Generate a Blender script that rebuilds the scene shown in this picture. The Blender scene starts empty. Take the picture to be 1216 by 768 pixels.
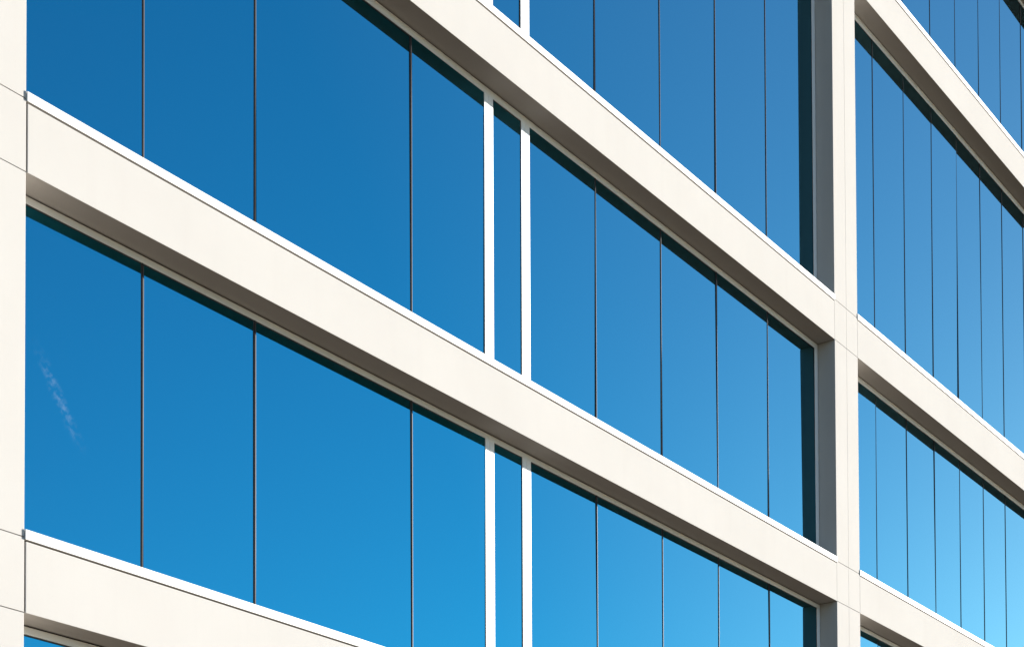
import bpy, bmesh, math, random
from mathutils import Vector, Matrix

random.seed(7)
SC = bpy.context.scene
COL = SC.collection
R = math.radians

# ------------------------------------------------------------------ camera
U = 0.55                 # metres per survey unit
EYE = 1.6                # eye height above the ground
DIST = 20.0 * U          # distance of the eye from the facade plane
cam_d = bpy.data.cameras.new("camera")
cam = bpy.data.objects.new("camera", cam_d)
COL.objects.link(cam)
cam_d.sensor_fit = 'HORIZONTAL'
cam_d.sensor_width = 36.0
cam_d.lens = 2086.985 / 1216 * 36.0
cam_d.shift_y = (1264.02 - 384.0) / 1216     # a rising-front (shift) lens
cam_d.clip_end = 6000
cam_d.clip_start = 0.1
cam.location = (0, -DIST, EYE)
cam.rotation_mode = 'QUATERNION'
cam.rotation_quaternion = (Matrix.Rotation(-0.93816, 3, 'Z')
                           @ Matrix.Rotation(math.pi / 2 + 0.02849, 3, 'X')
                           @ Matrix.Rotation(-0.0037, 3, 'Z')).to_quaternion()
SC.camera = cam

# ------------------------------------------------------------------ sky, sun, exposure
SUN_AZ = R(76)           # from the facade normal towards the far end of the facade
SUN_EL = R(10.2)
world = bpy.data.worlds.new("World")
SC.world = world
world.use_nodes = True
wn = world.node_tree.nodes
sky = wn.new("ShaderNodeTexSky")
sky.sky_type = 'NISHITA'
sky.sun_disc = False
sky.sun_elevation = SUN_EL
sky.sun_rotation = math.pi - SUN_AZ
sky.altitude = 0
sky.air_density = 1.0
sky.dust_density = 0.24
sky.ozone_density = 2.8
world.node_tree.links.new(sky.outputs[0], wn["Background"].inputs[0])
wn["Background"].inputs[1].default_value = 0.064

sun_d = bpy.data.lights.new("sun", 'SUN')
sun_d.energy = 5.0
sun_d.angle = R(0.53)
sun_d.color = (1.0, 0.958, 0.895)
sun = bpy.data.objects.new("sun", sun_d)
COL.objects.link(sun)
to_sun = Vector((math.sin(SUN_AZ) * math.cos(SUN_EL), -math.cos(SUN_AZ) * math.cos(SUN_EL), math.sin(SUN_EL)))
sun.rotation_euler = to_sun.to_track_quat('Z', 'Y').to_euler()
sun.location = (30, -30, 40)

SC.view_settings.view_transform = 'Standard'
SC.view_settings.look = 'None'
SC.view_settings.gamma = 1.0
SC.view_settings.use_curve_mapping = False
SC.view_settings.exposure = 2.665
SC.cycles.caustics_reflective = False
SC.cycles.max_bounces = 10
SC.cycles.diffuse_bounces = 5


# ------------------------------------------------------------------ materials
def new_mat(name):
    m = bpy.data.materials.new(name)
    m.use_nodes = True
    nt = m.node_tree
    b = nt.nodes["Principled BSDF"]
    return m, nt, b


def mixc(nt, fac, a, b):
    n = nt.nodes.new("ShaderNodeMix")
    n.data_type = 'RGBA'
    for s, v in ((n.inputs[0], fac), (n.inputs[6], a), (n.inputs[7], b)):
        if hasattr(v, "links"):
            nt.links.new(v, s)
        elif isinstance(v, (int, float)):
            s.default_value = v
        else:
            s.default_value = (*v, 1)
    return n.outputs[2]


def noise(nt, vec, scale, detail=4.0, rough=0.55):
    n = nt.nodes.new("ShaderNodeTexNoise")
    n.inputs["Scale"].default_value = scale
    n.inputs["Detail"].default_value = detail
    n.inputs["Roughness"].default_value = rough
    nt.links.new(vec, n.inputs["Vector"])
    return n.outputs["Fac"]


def ramp(nt, fac, a, b):
    n = nt.nodes.new("ShaderNodeMapRange")
    n.inputs[1].default_value = a
    n.inputs[2].default_value = b
    nt.links.new(fac, n.inputs[0])
    return n.outputs[0]


def scaled(nt, vec, s):
    n = nt.nodes.new("ShaderNodeMapping")
    n.inputs["Scale"].default_value = s
    nt.links.new(vec, n.inputs["Vector"])
    return n.outputs[0]


def coords(nt):
    return nt.nodes.new("ShaderNodeTexCoord").outputs["Object"]


def bump(nt, b, h, strength, dist):
    n = nt.nodes.new("ShaderNodeBump")
    n.inputs["Strength"].default_value = strength
    n.inputs["Distance"].default_value = dist
    nt.links.new(h, n.inputs["Height"])
    nt.links.new(n.outputs[0], b.inputs["Normal"])


def make_stone():
    m, nt, b = new_mat("cream_render")
    v = coords(nt)
    blot = ramp(nt, noise(nt, v, 0.9, 5), 0.35, 0.7)
    strk = ramp(nt, noise(nt, scaled(nt, v, (5.0, 5.0, 0.35)), 1.0, 4), 0.52, 0.8)
    speck = ramp(nt, noise(nt, v, 60, 2), 0.62, 0.75)
    c = mixc(nt, blot, (0.336, 0.319, 0.298), (0.350, 0.333, 0.312))
    c = mixc(nt, ramp(nt, strk, 0, 7), c, (0.285, 0.266, 0.245))
    c = mixc(nt, ramp(nt, speck, 0, 8), c, (0.23, 0.21, 0.19))
    nt.links.new(c, b.inputs["Base Color"])
    b.inputs["Roughness"].default_value = 0.9
    b.inputs["Specular IOR Level"].default_value = 0.0
    bump(nt, b, noise(nt, v, 90, 4, 0.7), 0.25, 0.002)
    return m


def make_white(name, col, rough, bs=0.04):
    m, nt, b = new_mat(name)
    v = coords(nt)
    d = ramp(nt, noise(nt, scaled(nt, v, (1.5, 1.5, 1.5)), 1.0, 4), 0.4, 0.75)
    c = mixc(nt, ramp(nt, d, 0, 6), col, tuple(x * 0.75 for x in col))
    nt.links.new(c, b.inputs["Base Color"])
    b.inputs["Roughness"].default_value = rough
    bump(nt, b, noise(nt, v, 9, 2), bs, 0.004)
    return m


def make_plain(name, col, rough, metal=0.0):
    m, nt, b = new_mat(name)
    v = coords(nt)
    d = ramp(nt, noise(nt, v, 6, 3), 0.3, 0.8)
    nt.links.new(mixc(nt, d, col, tuple(x * 0.8 for x in col)), b.inputs["Base Color"])
    b.inputs["Roughness"].default_value = rough
    b.inputs["Metallic"].default_value = metal
    return m


def make_glass(name, contrail=None):
    # coated solar-control glass: a smooth blue-tinted mirror over a near-black body,
    # reflecting more the flatter one looks at it
    m, nt, b = new_mat(name)
    nt.nodes.remove(b)
    out = nt.nodes["Material Output"]
    g = nt.nodes.new("ShaderNodeBsdfGlossy")
    g.inputs["Roughness"].default_value = 0.0
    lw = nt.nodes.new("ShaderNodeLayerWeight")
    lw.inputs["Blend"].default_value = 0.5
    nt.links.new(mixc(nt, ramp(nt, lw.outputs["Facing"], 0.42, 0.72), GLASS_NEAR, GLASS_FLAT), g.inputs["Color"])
    d = nt.nodes.new("ShaderNodeBsdfDiffuse")
    d.inputs["Color"].default_value = (0.0006, 0.0008, 0.001, 1)
    mx = nt.nodes.new("ShaderNodeAddShader")
    nt.links.new(d.outputs[0], mx.inputs[0])
    nt.links.new(g.outputs[0], mx.inputs[1])
    # very slight roller-wave of toughened glass
    v = coords(nt)
    bn = nt.nodes.new("ShaderNodeBump")
    bn.inputs["Strength"].default_value = 0.06
    bn.inputs["Distance"].default_value = 0.01
    nt.links.new(noise(nt, scaled(nt, v, (0.5, 0.5, 0.8)), 1.0, 1), bn.inputs["Height"])
    nt.links.new(bn.outputs[0], g.inputs["Normal"])
    last = mx.outputs[0]
    if contrail:  # pale streak painted into the glass, standing in for a reflected contrail
        (x0, z0), (x1, z1), half = contrail
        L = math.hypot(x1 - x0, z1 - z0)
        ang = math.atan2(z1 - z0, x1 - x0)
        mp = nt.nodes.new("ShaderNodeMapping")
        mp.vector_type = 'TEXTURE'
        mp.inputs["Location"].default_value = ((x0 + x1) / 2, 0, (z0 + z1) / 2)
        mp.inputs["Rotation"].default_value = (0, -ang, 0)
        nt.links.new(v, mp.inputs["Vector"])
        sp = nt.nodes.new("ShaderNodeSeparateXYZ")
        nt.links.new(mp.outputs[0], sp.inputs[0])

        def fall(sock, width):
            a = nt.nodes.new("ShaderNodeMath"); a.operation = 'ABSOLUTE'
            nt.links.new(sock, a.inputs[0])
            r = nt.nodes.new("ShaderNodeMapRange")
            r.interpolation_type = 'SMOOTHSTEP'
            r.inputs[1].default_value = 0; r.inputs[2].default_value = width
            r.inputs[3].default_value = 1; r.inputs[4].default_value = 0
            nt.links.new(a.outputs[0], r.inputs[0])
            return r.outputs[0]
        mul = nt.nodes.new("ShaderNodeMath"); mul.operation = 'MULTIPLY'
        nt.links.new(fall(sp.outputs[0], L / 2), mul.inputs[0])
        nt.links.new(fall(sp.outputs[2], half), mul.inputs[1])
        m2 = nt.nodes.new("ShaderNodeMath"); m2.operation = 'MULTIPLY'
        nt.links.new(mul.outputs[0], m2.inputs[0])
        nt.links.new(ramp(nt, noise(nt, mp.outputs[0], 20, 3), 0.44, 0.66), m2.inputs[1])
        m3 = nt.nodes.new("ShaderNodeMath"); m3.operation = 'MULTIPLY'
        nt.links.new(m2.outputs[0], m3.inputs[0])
        m3.inputs[1].default_value = PAINTED_CONTRAIL
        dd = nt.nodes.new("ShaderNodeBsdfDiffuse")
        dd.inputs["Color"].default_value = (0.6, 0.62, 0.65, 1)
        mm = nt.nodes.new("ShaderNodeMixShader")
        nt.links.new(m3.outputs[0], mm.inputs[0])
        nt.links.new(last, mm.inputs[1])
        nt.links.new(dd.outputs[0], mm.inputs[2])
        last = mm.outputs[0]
    nt.links.new(last, out.inputs["Surface"])
    return m


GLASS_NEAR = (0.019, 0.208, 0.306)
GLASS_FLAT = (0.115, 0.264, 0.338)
PAINTED_CONTRAIL = 0.06  # strength of the painted contrail reflection

STONE = make_stone()
COPING = make_white("white_coated_coping", (0.58, 0.565, 0.54), 0.7)
FRAME = make_white("white_window_frame", (0.62, 0.61, 0.595), 0.55)
GASKET = make_plain("black_gasket", (0.006, 0.006, 0.007), 0.6)
MULLION = make_plain("grey_anodised_mullion", (0.034, 0.032, 0.034), 0.7, 0.0)
MULLION.node_tree.nodes["Principled BSDF"].inputs["Specular IOR Level"].default_value = 0.0
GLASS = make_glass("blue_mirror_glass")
BACK = make_plain("dark_joint_backing", (0.10, 0.085, 0.07), 0.95)
ROOF = make_plain("roof_membrane", (0.25, 0.25, 0.24), 0.9)


def make_ground(name, col, sc):
    m, nt, b = new_mat(name)
    v = coords(nt)
    c = mixc(nt, ramp(nt, noise(nt, v, sc, 6), 0.3, 0.75), col, tuple(x * 0.72 for x in col))
    nt.links.new(c, b.inputs["Base Color"])
    b.inputs["Roughness"].default_value = 0.95
    bump(nt, b, noise(nt, v, 70, 3), 0.4, 0.004)
    return m


ASPHALT = make_ground("asphalt", (0.125, 0.098, 0.068), 0.3)
PAVING = make_ground("pavement_slabs", (0.20, 0.165, 0.125), 0.6)


# ------------------------------------------------------------------ mesh helpers
class MB:
    def __init__(self):
        self.bm = bmesh.new()

    def box(self, x0, x1, y0, y1, z0, z1):
        """axis-aligned box, survey units (z from the eye)"""
        m = Matrix.Translation(((x0 + x1) / 2 * U, (y0 + y1) / 2 * U, (z0 + z1) / 2 * U + EYE)) \
            @ Matrix.Diagonal((abs(x1 - x0) * U, abs(y1 - y0) * U, abs(z1 - z0) * U, 1))
        bmesh.ops.create_cube(self.bm, size=1, matrix=m)
        return self

    def build(self, name, mat, parent=None, bevel=0.0):
        if bevel:
            bmesh.ops.bevel(self.bm, geom=self.bm.edges[:], offset=bevel, segments=2, profile=0.7, affect='EDGES')
        me = bpy.data.meshes.new(name)
        self.bm.to_mesh(me)
        self.bm.free()
        me.materials.append(mat)
        o = bpy.data.objects.new(name, me)
        COL.objects.link(o)
        o.parent = parent
        return o


def origin_to(o, c):
    """move the object's origin to the point c without moving its mesh"""
    o.data.transform(Matrix.Translation(-Vector(c)))
    o.location = c


# ------------------------------------------------------------------ ground
GZ = -EYE / U
g = MB().box(-1500, 1500, -2500, 2500, GZ - 0.5, GZ).build("ground", ASPHALT)
g["kind"] = "structure"
p = MB().box(-40, 90, -6.5, 0.3, GZ - 0.2, GZ + 0.22).build("pavement", PAVING, None, 0.015)
p["kind"] = "structure"

# ------------------------------------------------------------------ the building
building = bpy.data.objects.new("office_building", None)
COL.objects.link(building)
building.location = (0, 0, 0)
building["label"] = "cream office building with long rows of blue mirrored windows above white sills"
building["category"] = "office building"

# survey: heights per storey  (coping top, coping bottom, band bottom, window-head bottom)
CT = [8.266, 14.522, 21.442, 31.55, 39.2]
CD = [8.124, 14.382, 21.298, 31.41, 39.06]
SB = [7.086, 13.362, 20.258, 30.401, 37.54]
FB = [6.948, 13.226, 20.091, 30.20, 37.36]
BASE = -0.2              # top of the plinth
PL = 15.72               # right edge of the broad end pier
C0, C1, CJ = 41.69, 43.071, 42.393
E0, E1 = 59.3, 60.7      # last column, building corner
X_LEFT = 4.0
DW = 0.482               # depth of the frame front behind the facade plane
DG = 0.497               # depth of the glass
DB = 9.0                 # depth of the building block

# solid core behind everything
core = MB()
core.box(X_LEFT + 0.1, E1 - 0.1, 0.62, DB, GZ, CT[4] - 0.6)
core.build("wall", STONE, building)
MB().box(X_LEFT + 0.3, E1 - 0.3, 0.7, DB - 0.2, CT[4] - 0.595, CT[4] - 0.5).build("roof", ROOF, building)

GAP = 0.006


def column(x0, x1, split=None):
    """column of storey-high panels with open joints in front of a dark backing"""
    m = MB()
    cuts = [GZ + 0.22]
    for k in range(5):
        cuts += [SB[k], CD[k] + 0.03]
    cuts.append(CT[4])
    xs = [x0, split, x1] if split else [x0, x1]
    for a, b in zip(cuts[:-1], cuts[1:]):
        if b - a < 0.3:
            continue
        for c, d in zip(xs[:-1], xs[1:]):
            m.box(c + (GAP * .45 if c != x0 else 0), d - (GAP * .45 if d != x1 else 0), 0, 0.61, a + GAP, b - GAP)
    o = m.build("column", STONE, building, 0.003)
    MB().box(x0 + 0.02, x1 - 0.02, 0.03, 0.60, GZ + 0.25, CT[4] - 0.05).build("joint_backing", BACK, o)
    return o


pier = column(X_LEFT, PL, 9.8)
pier["label"] = "broad cream pier at the left end of the facade"
column(C0, C1, CJ)
column(E0, E1)


def band(x0, x1, k, g0, g1):
    m = MB()
    m.box(x0 + g0, x1 - g1, 0.0, 0.61, SB[k], CD[k] - 0.026)
    o = m.build("spandrel", STONE, building, 0.004)
    c = MB()
    c.box(x0 + 0.012, x1 - 0.006, -0.016, 0.60, CD[k], CT[k])
    c.build("coping", COPING, o, 0.004)
    j = MB()
    j.box(x0 + 0.004, x1 - 0.004, 0.035, 0.59, SB[k] + 0.03, CD[k] - 0.001)
    j.build("joint_backing", BACK, o)
    return o


for k in range(5):
    band(PL, C0, k, 0.030, 0.006)
    band(C1, E0, k, 0.008, 0.006)
for a, b in ((PL, C0), (C1, E0)):
    MB().box(a + 0.008, b - 0.008, 0.0, 0.61, GZ + 0.22, BASE).build("plinth", STONE, building, 0.004)

LEFT_THIN = [18.334, 20.791, 24.884, 31.088, 33.773, 36.324, 38.88]
LEFT_POST = [(27.136, 27.42), (28.37, 28.659)]
RIGHT_THIN = [45.269, 47.373, 49.405, 51.354, 53.299, 55.198, 57.15]


def window(x0, x1, z0, z1, zf, thin, posts, contrail_at=None):
    """a ribbon window: frame > panes, slim mullions, white posts, gaskets"""
    jw = 0.20
    m = MB()
    m.box(x0 + 0.03, x1 - 0.03, DW, 0.61, zf, z1 - 0.028)             # head
    m.box(x0 + 0.03, x1 - 0.03, DW, 0.61, z0 + 0.003, z0 + 0.12)      # sill member
    m.box(x0 + 0.03, x0 + jw, DW, 0.61, z0 + 0.12, zf)                # jambs
    m.box(x1 - jw, x1 - 0.03, DW, 0.61, z0 + 0.12, zf)
    w = m.build("window", FRAME, building, 0.003)
    # dark shadow gap round the frame
    s = MB()
    s.box(x0 + 0.002, x1 - 0.002, DW + 0.035, 0.608, z1 - 0.028, z1 - 0.002)
    s.box(x0 + 0.002, x0 + 0.03, DW + 0.035, 0.608, z0 + 0.003, z1 - 0.028)
    s.box(x1 - 0.03, x1 - 0.002, DW + 0.035, 0.608, z0 + 0.003, z1 - 0.028)
    s.build("seal", GASKET, w)
    zb, zt = z0 + 0.12, zf
    for a, b in posts:
        h = (a + b) / 2
        q = MB()
        q.box(a, h - 0.004, DW - 0.002, 0.60, zb, zt)
        q.box(h + 0.004, b, DW - 0.002, 0.60, zb, zt)
        q.box(h - 0.004, h + 0.004, DW + 0.012, 0.59, zb, zt)
        q.build("post", FRAME, w, 0.002)
    divs = [(x0 + jw, x0 + jw)] + sorted([(t, t) for t in thin] + list(posts)) + [(x1 - jw, x1 - jw)]
    for t in thin:
        q = MB()
        hw, gw = (0.012, 0.031) if posts else (0.008, 0.020)
        q.box(t - hw, t + hw, DG - 0.012, 0.58, zb, zt)
        q.build("mullion", MULLION, w, 0.001)
        gq = MB()
        gq.box(t - gw, t - hw - 0.0005, DG - 0.003, 0.575, zb, zt)
        gq.box(t + hw + 0.0005, t + gw, DG - 0.003, 0.575, zb, zt)
        gq.build("gasket", GASKET, w)
    for (a0, a1), (b0, b1) in zip(divs[:-1], divs[1:]):
        gv = 0.029 if posts else 0.018
        xa = a1 + (gv if a0 == a1 and a0 != x0 + jw else 0.0)
        xb = b0 - (gv if b0 == b1 and b0 != x1 - jw else 0.0)
        fr = 0.022
        # black rubber strip framing the pane
        q = MB()
        q.box(xa, xb, DG - 0.004, DG + 0.05, zt - fr, zt - 0.001)
        if a0 != a1 or a0 == x0 + jw:
            q.box(xa + 0.001, xa + fr, DG - 0.004, DG + 0.05, zb, zt - fr)
        if b0 != b1 or b0 == x1 - jw:
            q.box(xb - fr, xb - 0.001, DG - 0.004, DG + 0.05, zb, zt - fr)
        q.build("gasket", GASKET, w)
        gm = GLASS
        tagged = contrail_at and xa < contrail_at[0][0] < xb
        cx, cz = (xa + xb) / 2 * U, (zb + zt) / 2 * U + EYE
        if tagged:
            (ax, az), (bx, bz) = contrail_at
            gm = make_glass("blue_mirror_glass_painted_contrail", ((ax * U - cx, az * U + EYE - cz), (bx * U - cx, bz * U + EYE - cz), 0.085))
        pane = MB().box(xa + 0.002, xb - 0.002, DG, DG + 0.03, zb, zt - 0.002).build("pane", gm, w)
        origin_to(pane, (cx, (DG + 0.015) * U, cz))
        pane.rotation_euler = (R(random.gauss(0, 0.10)), 0, R(random.gauss(0, 0.12)))
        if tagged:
            pane["label"] = "blue mirrored pane with a faint painted reflection of a pale diagonal smear"
    return w


for k in range(5):
    z0 = BASE if k == 0 else CT[k - 1]
    trail = ((16.22, 11.35), (17.25, 9.80)) if k == 1 else None  # ends of the contrail reflection painted on one pane
    window(PL, C0, z0, SB[k], FB[k], LEFT_THIN, LEFT_POST, trail)
    window(C1, E0, z0, SB[k], FB[k], RIGHT_THIN, [])
